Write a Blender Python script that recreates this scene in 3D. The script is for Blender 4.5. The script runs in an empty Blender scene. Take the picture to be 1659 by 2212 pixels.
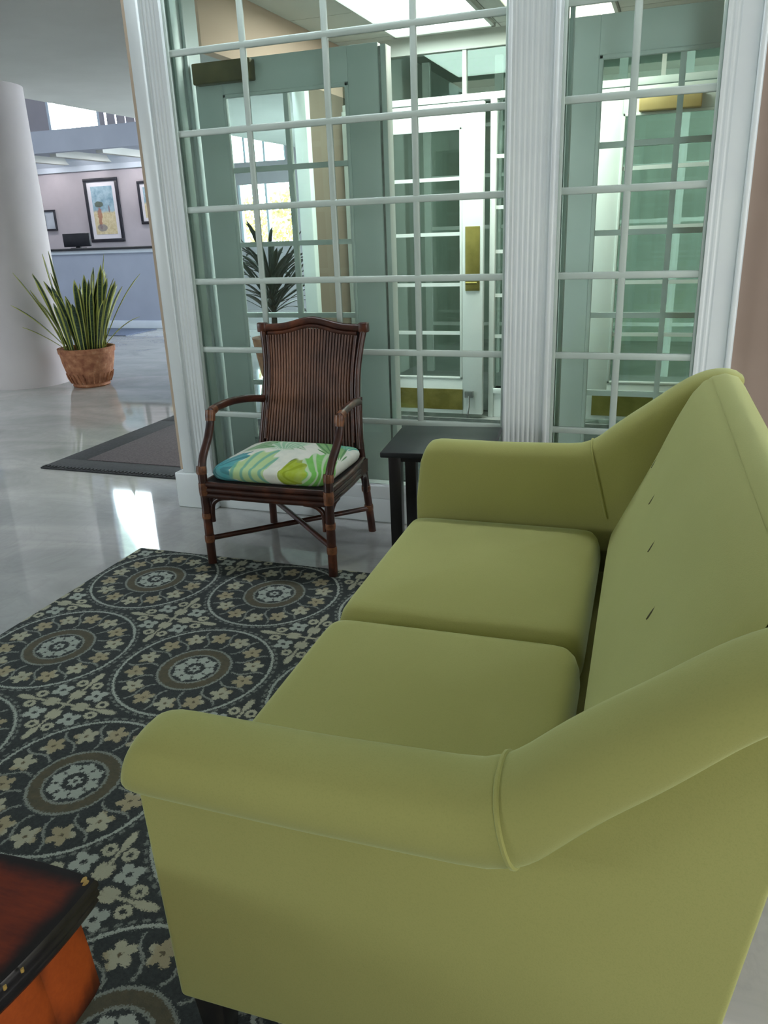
import bpy, math, random
from mathutils import Vector, Matrix
random.seed(7)
S = bpy.context.scene
COL = S.collection
PI = math.pi
# ------------------------------------------------------------------ camera
F_PX, PITCH, ROLL, YAW, EYE = 1693.83, 0.3463, 0.0383, -0.3572, 1.25
def cam_axes():
    cy, sy = math.cos(YAW), math.sin(YAW)
    Fw = Vector((sy*math.cos(PITCH), cy*math.cos(PITCH), -math.sin(PITCH)))
    R = Vector((cy, -sy, 0)); D = Fw.cross(R)
    R2 = math.cos(ROLL)*R + math.sin(ROLL)*D
    D2 = -math.sin(ROLL)*R + math.cos(ROLL)*D
    return R2, D2, Fw
R2, D2, FW = cam_axes()
cam = bpy.data.cameras.new('camera'); camo = bpy.data.objects.new('camera', cam); COL.objects.link(camo)
M = Matrix((R2, -D2, -FW)).transposed().to_4x4(); M.translation = (0, 0, EYE)
camo.matrix_world = M
cam.sensor_fit = 'HORIZONTAL'; cam.sensor_width = 36; cam.lens = 36*F_PX/1659
cam.clip_start = 0.05; cam.clip_end = 100
S.camera = camo
# ------------------------------------------------------------------ sky, exposure
W = bpy.data.worlds.new('sky'); S.world = W; W.use_nodes = True
bg = W.node_tree.nodes['Background']; bg.inputs[0].default_value = (0.86, 0.93, 1.0, 1); bg.inputs[1].default_value = 22.0
S.view_settings.view_transform = 'Standard'; S.view_settings.look = 'None'
S.view_settings.exposure = 0.0; S.view_settings.gamma = 1.0
try: S.view_settings.use_curve_mapping = False
except Exception: pass
cy_ = S.cycles
cy_.transparent_max_bounces = 32; cy_.max_bounces = 8; cy_.diffuse_bounces = 4; cy_.glossy_bounces = 4
cy_.sample_clamp_indirect = 6.0; cy_.caustics_reflective = False; cy_.caustics_refractive = False
def area(name, loc, target, sx, sy, power, color=(1, 1, 1), portal=False):
    l = bpy.data.lights.new(name, 'AREA'); l.shape = 'RECTANGLE'; l.size = sx; l.size_y = sy
    l.energy = power; l.color = color
    if portal: l.cycles.is_portal = True
    o = bpy.data.objects.new(name, l); COL.objects.link(o); o.location = loc
    o.rotation_euler = (Vector(target)-Vector(loc)).to_track_quat('-Z', 'Y').to_euler()
    return o
# daylight through the lobby's windows behind and beside the camera, plus added fills
area('daylight_back_right_window', (1.65, -3.3, 1.45), (-1.2, 3.0, 1.0), 1.5, 1.9, 74, (0.92, 0.98, 1.0))
area('daylight_back_left_windows', (-8.1, -3.3, 1.9), (-2.2, 3.5, 1.0), 3.4, 1.9, 310, (0.88, 0.96, 1.0))
area('daylight_right_window', (2.35, 1.2, 1.0), (0, 1.4, 0.75), 2.4, 1.1, 38, (1.0, 0.99, 0.97))
area('atrium_fill', (-9.3, 5.5, 5.3), (-9.0, 6.2, 0), 4.0, 6.0, 250, (0.86, 0.93, 1.0))  # added ambient fill for the lobby, no opening above it
area('daylight_far_window', (-10.2, 12.38, 4.2), (-7.5, 4, 0), 1.0, 2.2, 40, (0.95, 0.97, 1.0), True)
area('porch_fill', (0.2, 7.9, 2.5), (0.2, 7.9, 0), 3.6, 1.6, 26, (0.90, 1.0, 0.95))  # added fill lamp inside the closed porch, not real daylight
# ------------------------------------------------------------------ node helpers
class X:
    """a socket of a shader tree with arithmetic"""
    def __init__(s, nt, v): s.nt = nt; s.v = v
    def op(s, kind, *a):
        n = s.nt.nodes.new('ShaderNodeMath'); n.operation = kind
        for i, q in enumerate((s,)+a):
            if isinstance(q, X): s.nt.links.new(q.v, n.inputs[i])
            else: n.inputs[i].default_value = float(q)
        return X(s.nt, n.outputs[0])
    def __add__(s, o): return s.op('ADD', o)
    __radd__ = __add__
    def __sub__(s, o): return s.op('SUBTRACT', o)
    def __rsub__(s, o): return s.op('MULTIPLY', -1).op('ADD', o)
    def __mul__(s, o): return s.op('MULTIPLY', o)
    __rmul__ = __mul__
    def __truediv__(s, o): return s.op('DIVIDE', o)
    def sin(s): return s.op('SINE')
    def cos(s): return s.op('COSINE')
    def abs(s): return s.op('ABSOLUTE')
    def sqrt(s): return s.op('SQRT')
    def atan2(s, o): return s.op('ARCTAN2', o)
    def min(s, o): return s.op('MINIMUM', o)
    def max(s, o): return s.op('MAXIMUM', o)
    def wrap(s, lo, hi): return s.op('WRAP', hi, lo)
    def below(s, e, w=0.003):      # 1 where s<e, soft edge w
        n = s.nt.nodes.new('ShaderNodeMapRange'); n.interpolation_type = 'SMOOTHSTEP'
        s.nt.links.new(s.v, n.inputs['Value'])
        for k, q in (('From Min', e-w if not isinstance(e, X) else e-w), ('From Max', e+w)):
            if isinstance(q, X): s.nt.links.new(q.v, n.inputs[k])
            else: n.inputs[k].default_value = q
        n.inputs['To Min'].default_value = 1; n.inputs['To Max'].default_value = 0
        return X(s.nt, n.outputs['Result'])
def srgb(r, g, b):
    f = lambda c: ((c/255+0.055)/1.055)**2.4 if c > 10 else c/255/12.92
    return (f(r), f(g), f(b), 1)
def newmat(name, rough=0.5, color=(0.5, 0.5, 0.5, 1), metal=0.0, spec=0.5):
    m = bpy.data.materials.new(name); m.use_nodes = True
    b = m.node_tree.nodes['Principled BSDF']
    b.inputs['Base Color'].default_value = color; b.inputs['Roughness'].default_value = rough
    b.inputs['Metallic'].default_value = metal
    b.inputs['Specular IOR Level'].default_value = spec
    return m, m.node_tree, b
def coords(nt, kind='Object'):
    t = nt.nodes.new('ShaderNodeTexCoord'); s = nt.nodes.new('ShaderNodeSeparateXYZ')
    nt.links.new(t.outputs[kind], s.inputs[0])
    return t.outputs[kind], X(nt, s.outputs[0]), X(nt, s.outputs[1]), X(nt, s.outputs[2])
def noise(nt, vec, scale, detail=3, rough=0.5, stretch=None, dist=0):
    if stretch:
        mp = nt.nodes.new('ShaderNodeMapping'); mp.inputs['Scale'].default_value = stretch
        nt.links.new(vec, mp.inputs[0]); vec = mp.outputs[0]
    n = nt.nodes.new('ShaderNodeTexNoise'); n.inputs['Scale'].default_value = scale
    n.inputs['Detail'].default_value = detail; n.inputs['Roughness'].default_value = rough
    n.inputs['Distortion'].default_value = dist
    nt.links.new(vec, n.inputs['Vector']); return X(nt, n.outputs['Fac'])
def ramp(nt, fac, stops):
    r = nt.nodes.new('ShaderNodeValToRGB'); e = r.color_ramp.elements
    while len(e) < len(stops): e.new(0.5)
    for i, (p, c) in enumerate(stops): e[i].position = p; e[i].color = c
    nt.links.new(fac.v, r.inputs[0]); return r.outputs[0]
def mixc(nt, fac, a, b):
    n = nt.nodes.new('ShaderNodeMix'); n.data_type = 'RGBA'
    nt.links.new(fac.v, n.inputs[0])
    for i, q in ((6, a), (7, b)):
        if isinstance(q, tuple): n.inputs[i].default_value = q
        else: nt.links.new(q, n.inputs[i])
    return n.outputs[2]
def bump(nt, b, h, strength=0.2, dist=0.01):
    n = nt.nodes.new('ShaderNodeBump'); n.inputs['Strength'].default_value = strength; n.inputs['Distance'].default_value = dist
    nt.links.new(h.v, n.inputs['Height']); nt.links.new(n.outputs[0], b.inputs['Normal'])
def speckled(name, c1, c2, scale, rough, bumps=0.0, stretch=None, metal=0, spec=0.5, lo=0.35, hi=0.65):
    m, nt, b = newmat(name, rough, c1, metal, spec)
    v, x, y, z = coords(nt); n = noise(nt, v, scale, 4, 0.55, stretch)
    nt.links.new(ramp(nt, n, [(lo, c1), (hi, c2)]), b.inputs['Base Color'])
    if bumps: bump(nt, b, n, bumps, 0.004)
    return m
# ------------------------------------------------------------------ materials
def m_fabric():
    m, nt, b = newmat('green_upholstery', 0.92, spec=0.12)
    v, x, y, z = coords(nt)
    big = noise(nt, v, 3.0, 3, 0.5)
    wv = noise(nt, v, 420, 2, 0.6)
    base = ramp(nt, big, [(0.3, srgb(163, 162, 97)), (0.7, srgb(169, 168, 103))])
    c = mixc(nt, wv.below(0.42, 0.12)*0.35, base, srgb(152, 156, 92))
    nt.links.new(c, b.inputs['Base Color'])
    b.inputs['Sheen Weight'].default_value = 0.55; b.inputs['Sheen Roughness'].default_value = 0.4
    b.inputs['Sheen Tint'].default_value = srgb(215, 235, 190)
    bump(nt, b, wv, 0.12, 0.002)
    return m
def m_rug():
    m, nt, b = newmat('medallion_rug_pile', 0.95, spec=0.1)
    v, x, y, z = coords(nt)
    n1 = noise(nt, v, 170, 2, 0.6); n2 = noise(nt, v, 60, 2, 0.6)
    n3 = noise(nt, v, 9, 2, 0.5); n4 = noise(nt, v, 230, 2, 0.6)
    jx = (n1-0.5)*0.020; jy = (n4-0.5)*0.020
    DX, DY = 0.510, 0.540
    X0, Y0 = 0.255, -0.262
    u0 = x-X0+jx; v0 = (y-Y0+jy)
    def cell(a, w): return a.wrap(-w/2, w/2)
    u = cell(u0, DX); w = cell(v0, DY)*(DX/DY)
    r = (u*u+w*w).sqrt(); th = w.atan2(u)
    E = 0.0022
    dark = srgb(62, 68, 66); light = srgb(168, 168, 146); cool = srgb(162, 170, 160); band = srgb(96, 90, 72); line = srgb(132, 138, 130)
    tan = srgb(158, 150, 122)
    col = mixc(nt, n1, srgb(42, 47, 48), srgb(72, 77, 76))
    # curling line between the flowers
    wig = (r-(0.172-0.046*(th*14).sin())).abs().below(0.0042, E)*r.below(0.226, E)*(1-r.below(0.118, E))
    col = mixc(nt, wig*0.0, col, line)
    # ring of 14 flowers
    def petal_ring(n, rad, size, lob, off=0.0, k=5):
        al = ((th*(n/(2*PI))+off).wrap(-0.5, 0.5))*(2*PI/n)
        p = r*al.cos()-rad; q = r*al.sin()
        rr = (p*p+q*q).sqrt(); ph = q.atan2(p)
        return (rr/((ph*(k/2)).cos().abs()*lob*2+(1-lob*1.35))).below(size, E), rr
    gal = ((th*(14/(2*PI))-0.25).wrap(-0.5, 0.5))*(2*PI/14)
    gl = (r*gal+0.009*((r-0.12)*58).sin()).abs().below(0.0030, E)*r.below(0.220, E)*(1-r.below(0.120, E))
    f1, rr1 = petal_ring(14, 0.178, 0.0275, 0.30, 0.25)
    alt = ((th*7).sin()).below(0.0, 0.3)
    col = mixc(nt, gl, col, line)
    col = mixc(nt, f1, col, mixc(nt, alt, light, tan))
    col = mixc(nt, rr1.below(0.005, E), col, band)
    # olive band with outlines, centre cluster
    bm = r.below(0.106, E)*(1-r.below(0.072, E))
    col = mixc(nt, bm, col, mixc(nt, n2, srgb(72, 74, 66), srgb(102, 96, 76)))
    f2, rr2 = petal_ring(8, 0.047, 0.0175, 0.22)
    col = mixc(nt, f2, col, cool)
    c0 = (r/(1+0.25*(th*6).cos())).below(0.016, E)*(1-r.below(0.006, E))
    col = mixc(nt, c0, col, cool)
    for rad, t, cc in ((0.074, 0.0032, line), (0.109, 0.0034, line), (0.233, 0.0040, cool)):
        col = mixc(nt, (r-rad).abs().below(t, E), col, cc)
    dots = (r-0.2455).abs().below(0.0035, E)*((th*60).sin().below(0.2, 0.5))
    col = mixc(nt, dots*0.7, col, line)
    # star-shaped motif between the medallions
    u2 = cell(u0-DX/2, DX); w2 = cell(v0-DY/2, DY)
    r2 = (u2*u2+w2*w2).sqrt(); th2 = w2.atan2(u2)
    al = (th2).wrap(-PI/4, PI/4)
    p = r2*al.cos(); q = (r2*al.sin()).abs()
    stem = q.below(0.0045, E)*p.below(0.155, E)
    tip = ((((p-0.140)/0.030)*((p-0.140)/0.030)+(q/0.011)*(q/0.011)).sqrt()).below(1.0, 0.15)
    lobe = ((((p-0.105)/0.013)*((p-0.105)/0.013)+((q-0.026)/0.012)*((q-0.026)/0.012)).sqrt())
    hook = ((lobe-1.0).abs()).below(0.45, 0.15)
    leaf = ((((p-0.050)/0.022)*((p-0.050)/0.022)+((q-0.011)/0.009)*((q-0.011)/0.009)).sqrt()).below(1.0, 0.15)
    for mk in (stem, tip, hook, leaf): col = mixc(nt, mk, col, light)
    al2 = (th2+PI/4).wrap(-PI/4, PI/4)
    p2 = r2*al2.cos()-0.083; q2 = r2*al2.sin()
    rr = (p2*p2+q2*q2).sqrt(); ph = q2.atan2(p2)
    fl = (rr/((ph*2).cos().abs()*0.6+0.62)).below(0.0265, E)*(1-rr.below(0.007, E))
    col = mixc(nt, fl, col, cool)
    fade = n3.below(0.45, 0.25)*0.12
    col = mixc(nt, fade, col, dark)
    nt.links.new(col, b.inputs['Base Color'])
    bump(nt, b, n1, 0.5, 0.004)
    return m
def m_floor():
    m, nt, b = newmat('polished_stone_floor', 0.08, spec=0.5)
    v, x, y, z = coords(nt)
    a = noise(nt, v, 1.1, 6, 0.62, (1, 2.2, 1), 0.9); c = noise(nt, v, 3.2, 5, 0.6, (1.8, 1, 1), 1.4)
    base = ramp(nt, a, [(0.3, srgb(150, 153, 152)), (0.5, srgb(170, 172, 170)), (0.72, srgb(188, 188, 184))])
    col = mixc(nt, (c-0.5).abs().below(0.02, 0.06)*0.16, base, srgb(128, 128, 126))
    nt.links.new(col, b.inputs['Base Color'])
    rr = noise(nt, v, 2.0, 3, 0.5)*0.05+0.012
    nt.links.new(rr.v, b.inputs['Roughness'])
    bump(nt, b, noise(nt, v, 1.2, 2, 0.5), 0.002, 0.02)
    return m
def m_rattan():
    m, nt, b = newmat('dark_stained_rattan', 0.32, spec=0.5)
    v, x, y, z = coords(nt)
    n = noise(nt, v, 16, 4, 0.6); n2 = noise(nt, v, 4, 2, 0.5)
    col = ramp(nt, n*0.6+n2*0.4, [(0.35, srgb(38, 22, 18)), (0.55, srgb(68, 38, 28)), (0.72, srgb(112, 62, 38))])
    nt.links.new(col, b.inputs['Base Color']); bump(nt, b, n, 0.1, 0.002)
    return m
def m_leaf_print():
    m, nt, b = newmat('tropical_leaf_print', 0.85, spec=0.15)
    v, x, y, z = coords(nt)
    n = noise(nt, v, 14, 3, 0.6)
    col = mixc(nt, n.below(0.45, 0.15)*0.5, srgb(226, 228, 214), srgb(196, 208, 196))
    yy = y - (z-0.43)*1.0     # lets the leaves run down over the front edge
    def frond(cx, cy, ang, L, Wd, ca, cb, k):
        c, s = math.cos(ang), math.sin(ang)
        p = (x-cx)*c+(yy-cy)*s; q = (yy-cy)*c-(x-cx)*s
        q = q+p*p*1.6
        rr = (((p-L/2)/(L/2))*((p-L/2)/(L/2))+(q/Wd)*(q/Wd)).sqrt()
        ph = q.atan2(p+0.02)
        st = (ph*k).sin()
        inside = (rr+(st*0.12)).below(0.95, 0.04)
        return inside, mixc(nt, st.below(-0.55, 0.40)*0.75, mixc(nt, n.below(0.5, 0.2)*0.15, ca, srgb(226, 232, 216)), cb)
    G = srgb(60, 142, 62); T = srgb(58, 160, 168); L_ = srgb(142, 160, 32); Y = srgb(190, 205, 120); Wt = srgb(216, 224, 206); TD = srgb(30, 112, 122)
    for a in [(-0.20, -0.02, 0.3, 0.26, 0.085, G, Wt, 26), (0.02, -0.10, 1.9, 0.22, 0.08, srgb(150, 198, 160), Wt, 30),
              (-0.03, 0.06, 0.9, 0.20, 0.085, T, srgb(120, 190, 190), 22), (0.08, 0.16, 2.6, 0.24, 0.08, Wt, srgb(120, 180, 150), 30),
              (0.22, -0.02, 2.4, 0.22, 0.07, srgb(110, 170, 90), srgb(60, 120, 70), 26), (0.20, 0.10, 2.0, 0.16, 0.06, srgb(120, 190, 150), T, 22), (-0.16, 0.12, 0.2, 0.24, 0.05, srgb(150, 205, 190), T, 22),
              (-0.26, -0.20, 0.9, 0.16, 0.075, T, TD, 22), (-0.10, -0.30, 1.5, 0.20, 0.075, srgb(176, 206, 140), srgb(80, 168, 158), 22),
              (0.10, -0.31, 1.25, 0.23, 0.10, L_, srgb(92, 116, 20), 20), (0.25, -0.22, 2.3, 0.2, 0.08, srgb(110, 196, 80), Wt, 24),
              (0.05, -0.22, 0.4, 0.12, 0.05, srgb(166, 186, 40), L_, 20), (-0.19, -0.24, 2.8, 0.08, 0.03, srgb(44, 100, 58), G, 12)]:
        inside, c = frond(*a); col = mixc(nt, inside*0.93, col, c)
    nt.links.new(col, b.inputs['Base Color'])
    return m
def m_glass(name, tint, gain=1.0):
    m = bpy.data.materials.new(name); m.use_nodes = True; nt = m.node_tree; nt.nodes.clear()
    o = nt.nodes.new('ShaderNodeOutputMaterial'); t = nt.nodes.new('ShaderNodeBsdfTransparent'); g = nt.nodes.new('ShaderNodeBsdfGlossy')
    t.inputs[0].default_value = tint; g.inputs['Roughness'].default_value = 0.015; g.inputs[0].default_value = (0.85, 1, 0.94, 1)
    f = nt.nodes.new('ShaderNodeFresnel'); f.inputs[0].default_value = 1.45
    k = X(nt, f.outputs[0])*gain
    mx = nt.nodes.new('ShaderNodeMixShader'); nt.links.new(k.v, mx.inputs[0]); nt.links.new(t.outputs[0], mx.inputs[1]); nt.links.new(g.outputs[0], mx.inputs[2])
    nt.links.new(mx.outputs[0], o.inputs[0]); return m
def m_emit(name, color, strength):
    m = bpy.data.materials.new(name); m.use_nodes = True; b = m.node_tree.nodes['Principled BSDF']
    b.inputs['Base Color'].default_value = color; b.inputs['Emission Color'].default_value = color; b.inputs['Emission Strength'].default_value = strength
    return m
def m_snake():
    m, nt, b = newmat('snake_plant_leaf', 0.4)
    v, x, y, z = coords(nt, 'UV')
    n = noise(nt, coords(nt)[0], 30, 3, 0.6, (1, 1, 3))
    green = ramp(nt, n, [(0.35, srgb(22, 40, 30)), (0.65, srgb(62, 88, 58))])
    edge = (x-0.5).abs()
    col = mixc(nt, edge.below(0.30, 0.03), srgb(176, 182, 92), green)
    nt.links.new(col, b.inputs['Base Color']); return m
def m_beach():
    m, nt, b = newmat('beach_watercolour_print', 0.6)
    v, x, y, z = coords(nt)      # object: x across, z up, metres about the centre
    n = noise(nt, v, 9, 4, 0.6); n2 = noise(nt, v, 22, 3, 0.6)
    zz = z+(n-0.5)*0.14
    sky = ramp(nt, n, [(0.3, srgb(96, 136, 160)), (0.6, srgb(158, 186, 200))])
    sand = ramp(nt, n2, [(0.3, srgb(190, 178, 138)), (0.7, srgb(216, 208, 176))])
    col = mixc(nt, zz.below(-0.02, 0.03), sky, sand)
    hat = ((((x+0.09)/0.09)*((x+0.09)/0.09)+((z-0.10)/0.05)*((z-0.10)/0.05)).sqrt()+(n2-0.5)*0.5).below(1, 0.1)
    body = ((((x+0.09)/0.035)*((x+0.10)/0.05)+((z+0.10)/0.17)*((z+0.10)/0.17)).sqrt()+(n2-0.5)*1.6).below(1, 0.2)
    boat = ((((x-0.11)/0.014)*((x-0.11)/0.014)+((z-0.02)/0.06)*((z-0.02)/0.06)).sqrt()).below(1, 0.1)
    sh = ((((x+0.08)/0.10)*((x+0.08)/0.10)+((z+0.28)/0.06)*((z+0.28)/0.06)).sqrt()+(n-0.5)*0.6).below(1, 0.1)
    for mk, c in ((body*0.8, srgb(156, 100, 84)), (hat*0.85, srgb(74, 82, 58)), (boat*0.8, srgb(120, 100, 104)), (sh*0.7, srgb(104, 106, 124))): col = mixc(nt, mk, col, c)
    nt.links.new(col, b.inputs['Base Color']); return m
def m_terracotta():
    m, nt, b = newmat('weathered_terracotta', 0.8)
    v, x, y, z = coords(nt)
    n = noise(nt, v, 18, 4, 0.6)
    col = ramp(nt, n, [(0.35, srgb(140, 88, 62)), (0.6, srgb(176, 122, 88)), (0.8, srgb(202, 166, 134))])
    nt.links.new(col, b.inputs['Base Color']); bump(nt, b, n, 0.3, 0.004); return m
def m_cabinet(name, a, bb, rim):
    """orange-red wood rubbed to black along the rim (distance stored in a vertex attribute)"""
    m, nt, b = newmat(name, 0.62 if 'top' in name else 0.5, spec=0.25)
    v, x, y, z = coords(nt)
    at = nt.nodes.new('ShaderNodeAttribute'); at.attribute_name = 'rim'
    e = X(nt, at.outputs['Fac']); n = noise(nt, v, 12, 4, 0.6); n2 = noise(nt, v, 30, 3, 0.6, (1, 6, 6))
    wood = ramp(nt, n*0.6+n2*0.4, [(0.3, a), (0.7, bb)])
    col = mixc(nt, (e+(n-0.5)*0.4).below(0.40, 0.26), wood, rim)
    nt.links.new(col, b.inputs['Base Color']); return m
MAT = dict(
    fabric=m_fabric(), rug=m_rug(), floor=m_floor(), rattan=m_rattan(), print=m_leaf_print(),
    binding=speckled('rattan_binding', srgb(84, 50, 34), srgb(138, 90, 58), 40, 0.35),
    reed=speckled('reed_stain_highlight', srgb(78, 50, 40), srgb(136, 92, 68), 3.4, 0.38, lo=0.40, hi=0.66),  # stained reeds; the lighter tone holds their highlights
    reedback=speckled('dark_backing', srgb(14, 8, 7), srgb(20, 12, 10), 10, 0.8),
    glass=m_glass('partition_glass', (0.930, 1.0, 0.975, 1), 1.0),
    glass2=m_glass('door_glass', (0.95, 0.985, 0.97, 1), 0.9),
    white=speckled('white_gloss_paint', srgb(222, 230, 232), srgb(228, 236, 236), 5, 0.35),
    white2=speckled('white_door_paint', srgb(236, 243, 240), srgb(230, 239, 236), 5, 0.4),
    muntin=speckled('muntin_paint', srgb(186, 202, 194), srgb(194, 208, 200), 6, 0.4),
    taupe=speckled('taupe_wall_paint', srgb(150, 132, 120), srgb(156, 138, 126), 3, 0.9),
    tan=speckled('tan_edge_paint', srgb(190, 172, 150), srgb(196, 178, 156), 3, 0.8),
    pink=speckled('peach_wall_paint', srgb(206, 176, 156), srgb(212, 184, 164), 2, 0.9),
    brown=speckled('peach_wall_shade_brown', srgb(120, 106, 92), srgb(128, 114, 100), 2, 0.9),  # peach wall in shadow, the shade put into a brown base colour
    lilac=speckled('lilac_wall_paint', srgb(172, 168, 176), srgb(180, 176, 184), 2, 0.9),
    column=speckled('column_paint', srgb(196, 192, 194), srgb(204, 200, 200), 2, 0.8),
    ceil=speckled('ceiling_paint', srgb(196, 200, 196), srgb(202, 206, 202), 2, 0.95),
    vceil=speckled('vestibule_ceiling_paint', srgb(196, 200, 194), srgb(204, 206, 200), 2, 0.95),
    blue=speckled('blue_grey_counter_paint', srgb(160, 170, 190), srgb(166, 176, 196), 2, 0.7),
    fascia=speckled('blue_grey_fascia_paint', srgb(166, 174, 190), srgb(172, 180, 196), 2, 0.8),
    trimw=speckled('pale_trim_paint', srgb(206, 218, 232), srgb(212, 224, 238), 2, 0.6),
    dark=speckled('dark_laminate', srgb(26, 30, 38), srgb(34, 38, 46), 8, 0.35),
    blackwood=speckled('black_brown_wood', srgb(20, 20, 21), srgb(28, 27, 28), 8, 0.32),
    tabletop=speckled('charcoal_table_top', srgb(30, 33, 34), srgb(38, 41, 42), 8, 0.42, spec=0.3),
    rubber=speckled('black_rubber_mat', srgb(34, 37, 40), srgb(48, 51, 54), 60, 0.7, 0.3),
    carpet=speckled('grey_brown_mat_carpet', srgb(72, 68, 70), srgb(92, 86, 88), 90, 0.95, 0.3),
    bluemat=speckled('blue_grey_mat_carpet', srgb(84, 96, 118), srgb(96, 108, 130), 60, 0.95),
    vmat=speckled('dark_vestibule_mat', srgb(52, 60, 60), srgb(74, 82, 80), 30, 0.95, 0.2),
    brass=speckled('tarnished_brass', srgb(122, 114, 52), srgb(148, 138, 72), 9, 0.45, metal=0.6),
    bronze=speckled('bronze_closer_cover', srgb(92, 82, 46), srgb(116, 102, 60), 8, 0.5, metal=0.3),
    gold=speckled('gold_closer_cover', srgb(196, 172, 112), srgb(208, 184, 124), 8, 0.5, metal=0.2),
    steel=speckled('steel', srgb(150, 152, 150), srgb(180, 182, 180), 20, 0.3, metal=0.9),
    tube=m_emit('troffer_diffuser', (0.95, 1.0, 0.96, 1), 3.2), warmtube=m_emit('warm_troffer_diffuser', (1.0, 0.93, 0.78, 1), 2.6),
    downl=m_emit('soffit_lamp', (1.0, 0.96, 0.92, 1), 5.0),
    snake=m_snake(), darkleaf=speckled('dark_strap_leaf', srgb(30, 42, 34), srgb(58, 70, 50), 10, 0.45),
    terracotta=m_terracotta(), soil=speckled('potting_soil', srgb(40, 32, 26), srgb(60, 48, 38), 40, 1.0, 0.5),
    beach=m_beach(), matboard=speckled('mat_board', srgb(216, 216, 226), srgb(222, 222, 230), 3, 0.9),
    paper=speckled('certificate_paper', srgb(172, 182, 196), srgb(186, 196, 208), 6, 0.8),
    framebl=speckled('black_picture_frame', srgb(30, 32, 42), srgb(38, 40, 50), 8, 0.4),
    porch=speckled('porch_wall_paint', srgb(136, 146, 134), srgb(146, 156, 144), 2, 0.9),
    porchfloor=speckled('porch_paving', srgb(112, 118, 112), srgb(128, 134, 126), 3, 0.6),
    shrub=speckled('sun_tinted_dry_foliage', srgb(140, 120, 70), srgb(196, 178, 116), 6, 0.8),  # dry foliage with warm sunlight put into its colour
    cabtop=m_cabinet('red_rubbed_top', srgb(78, 28, 18), srgb(124, 48, 22), srgb(20, 16, 16)),
    cabside=m_cabinet('orange_rubbed_side', srgb(150, 66, 26), srgb(178, 84, 34), srgb(34, 22, 18)),
    cabrim=speckled('black_rubbed_moulding', srgb(24, 22, 24), srgb(44, 42, 46), 14, 0.3),
    chip=speckled('gilded_chip', srgb(150, 116, 50), srgb(190, 160, 90), 60, 0.5),
)
# ------------------------------------------------------------------ mesh helpers
class MB:
    def __init__(s): s.v = []; s.f = []; s.uv = {}
    def box(s, x0, x1, y0, y1, z0, z1):
        b = len(s.v)
        s.v += [(x, y, z) for z in (z0, z1) for y in (y0, y1) for x in (x0, x1)]
        s.f += [tuple(b+i for i in q) for q in ((0, 2, 3, 1), (4, 5, 7, 6), (0, 1, 5, 4), (2, 6, 7, 3), (0, 4, 6, 2), (1, 3, 7, 5))]
        return s
    def rings(s, R, closed=True, cap=True, loop=False):
        b = len(s.v); n = len(R[0])
        for r in R: s.v += [tuple(p) for p in r]
        m = len(R)
        for i in range(m if loop else m-1):
            for j in range(n if closed else n-1):
                a0 = b+i*n; a1 = b+((i+1) % m)*n; k = (j+1) % n
                s.f.append((a0+j, a0+k, a1+k, a1+j))
        if cap and closed and not loop:
            s.f.append(tuple(b+j for j in range(n))[::-1]); s.f.append(tuple(b+(m-1)*n+j for j in range(n)))
        return s
    def tube(s, pts, rad, n=10, flat=1.0, loop=False):
        pts = [Vector(p) for p in pts]; m = len(pts)
        if not hasattr(rad, '__len__'): rad = [rad]*m
        R = []; up = None
        for i, p in enumerate(pts):
            a = pts[i-1] if (i > 0 or loop) else p; c = pts[(i+1) % m] if (i < m-1 or loop) else p
            t = (c-a).normalized()
            if up is None:
                up = Vector((0, 0, 1)) if abs(t.z) < 0.9 else Vector((0, 1, 0))
            sd = t.cross(up).normalized(); up = sd.cross(t).normalized()
            R.append([p+sd*math.cos(2*PI*j/n)*rad[i]+up*math.sin(2*PI*j/n)*rad[i]*flat for j in range(n)])
        return s.rings(R, loop=loop)
    def lathe(s, prof, cx=0, cy=0, n=32, cap=True):
        return s.rings([[(cx+r*math.cos(2*PI*j/n), cy+r*math.sin(2*PI*j/n), z) for j in range(n)] for r, z in prof], cap=cap)
    def prism(s, poly, axis, a, b):
        def P(p, t):
            return {'x': (t, p[0], p[1]), 'y': (p[0], t, p[1]), 'z': (p[0], p[1], t)}[axis]
        return s.rings([[P(p, a) for p in poly], [P(p, b) for p in poly]])
def smooth_path(pts, k=6):
    P = [Vector(p) for p in pts]; out = []
    for i in range(len(P)-1):
        p0 = P[max(i-1, 0)]; p1 = P[i]; p2 = P[i+1]; p3 = P[min(i+2, len(P)-1)]
        for j in range(k):
            t = j/k
            out.append(0.5*((2*p1)+(p2-p0)*t+(2*p0-5*p1+4*p2-p3)*t*t+(3*p1-p0-3*p2+p3)*t**3))
    out.append(P[-1]); return out
def obj(name, mb, mat, parent=None, smooth=False, bevel=0, seg=2, angle=40, subs=0):
    me = bpy.data.meshes.new(name); me.from_pydata(mb.v, [], mb.f); me.validate(); me.update()
    me.materials.append(MAT[mat] if isinstance(mat, str) else mat)
    import bmesh
    bm = bmesh.new(); bm.from_mesh(me); bmesh.ops.recalc_face_normals(bm, faces=bm.faces); bm.to_mesh(me); bm.free()
    if smooth:
        me.polygons.foreach_set('use_smooth', [True]*len(me.polygons))
        try: me.set_sharp_from_angle(angle=math.radians(angle))
        except Exception: pass
    o = bpy.data.objects.new(name, me); COL.objects.link(o)
    if parent: o.parent = parent
    if bevel:
        md = o.modifiers.new('b', 'BEVEL'); md.width = bevel; md.segments = seg; md.limit_method = 'ANGLE'
        md.harden_normals = False
        me.polygons.foreach_set('use_smooth', [True]*len(me.polygons))
    if subs:
        md = o.modifiers.new('s', 'SUBSURF'); md.levels = subs; md.render_levels = subs
    return o
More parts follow.
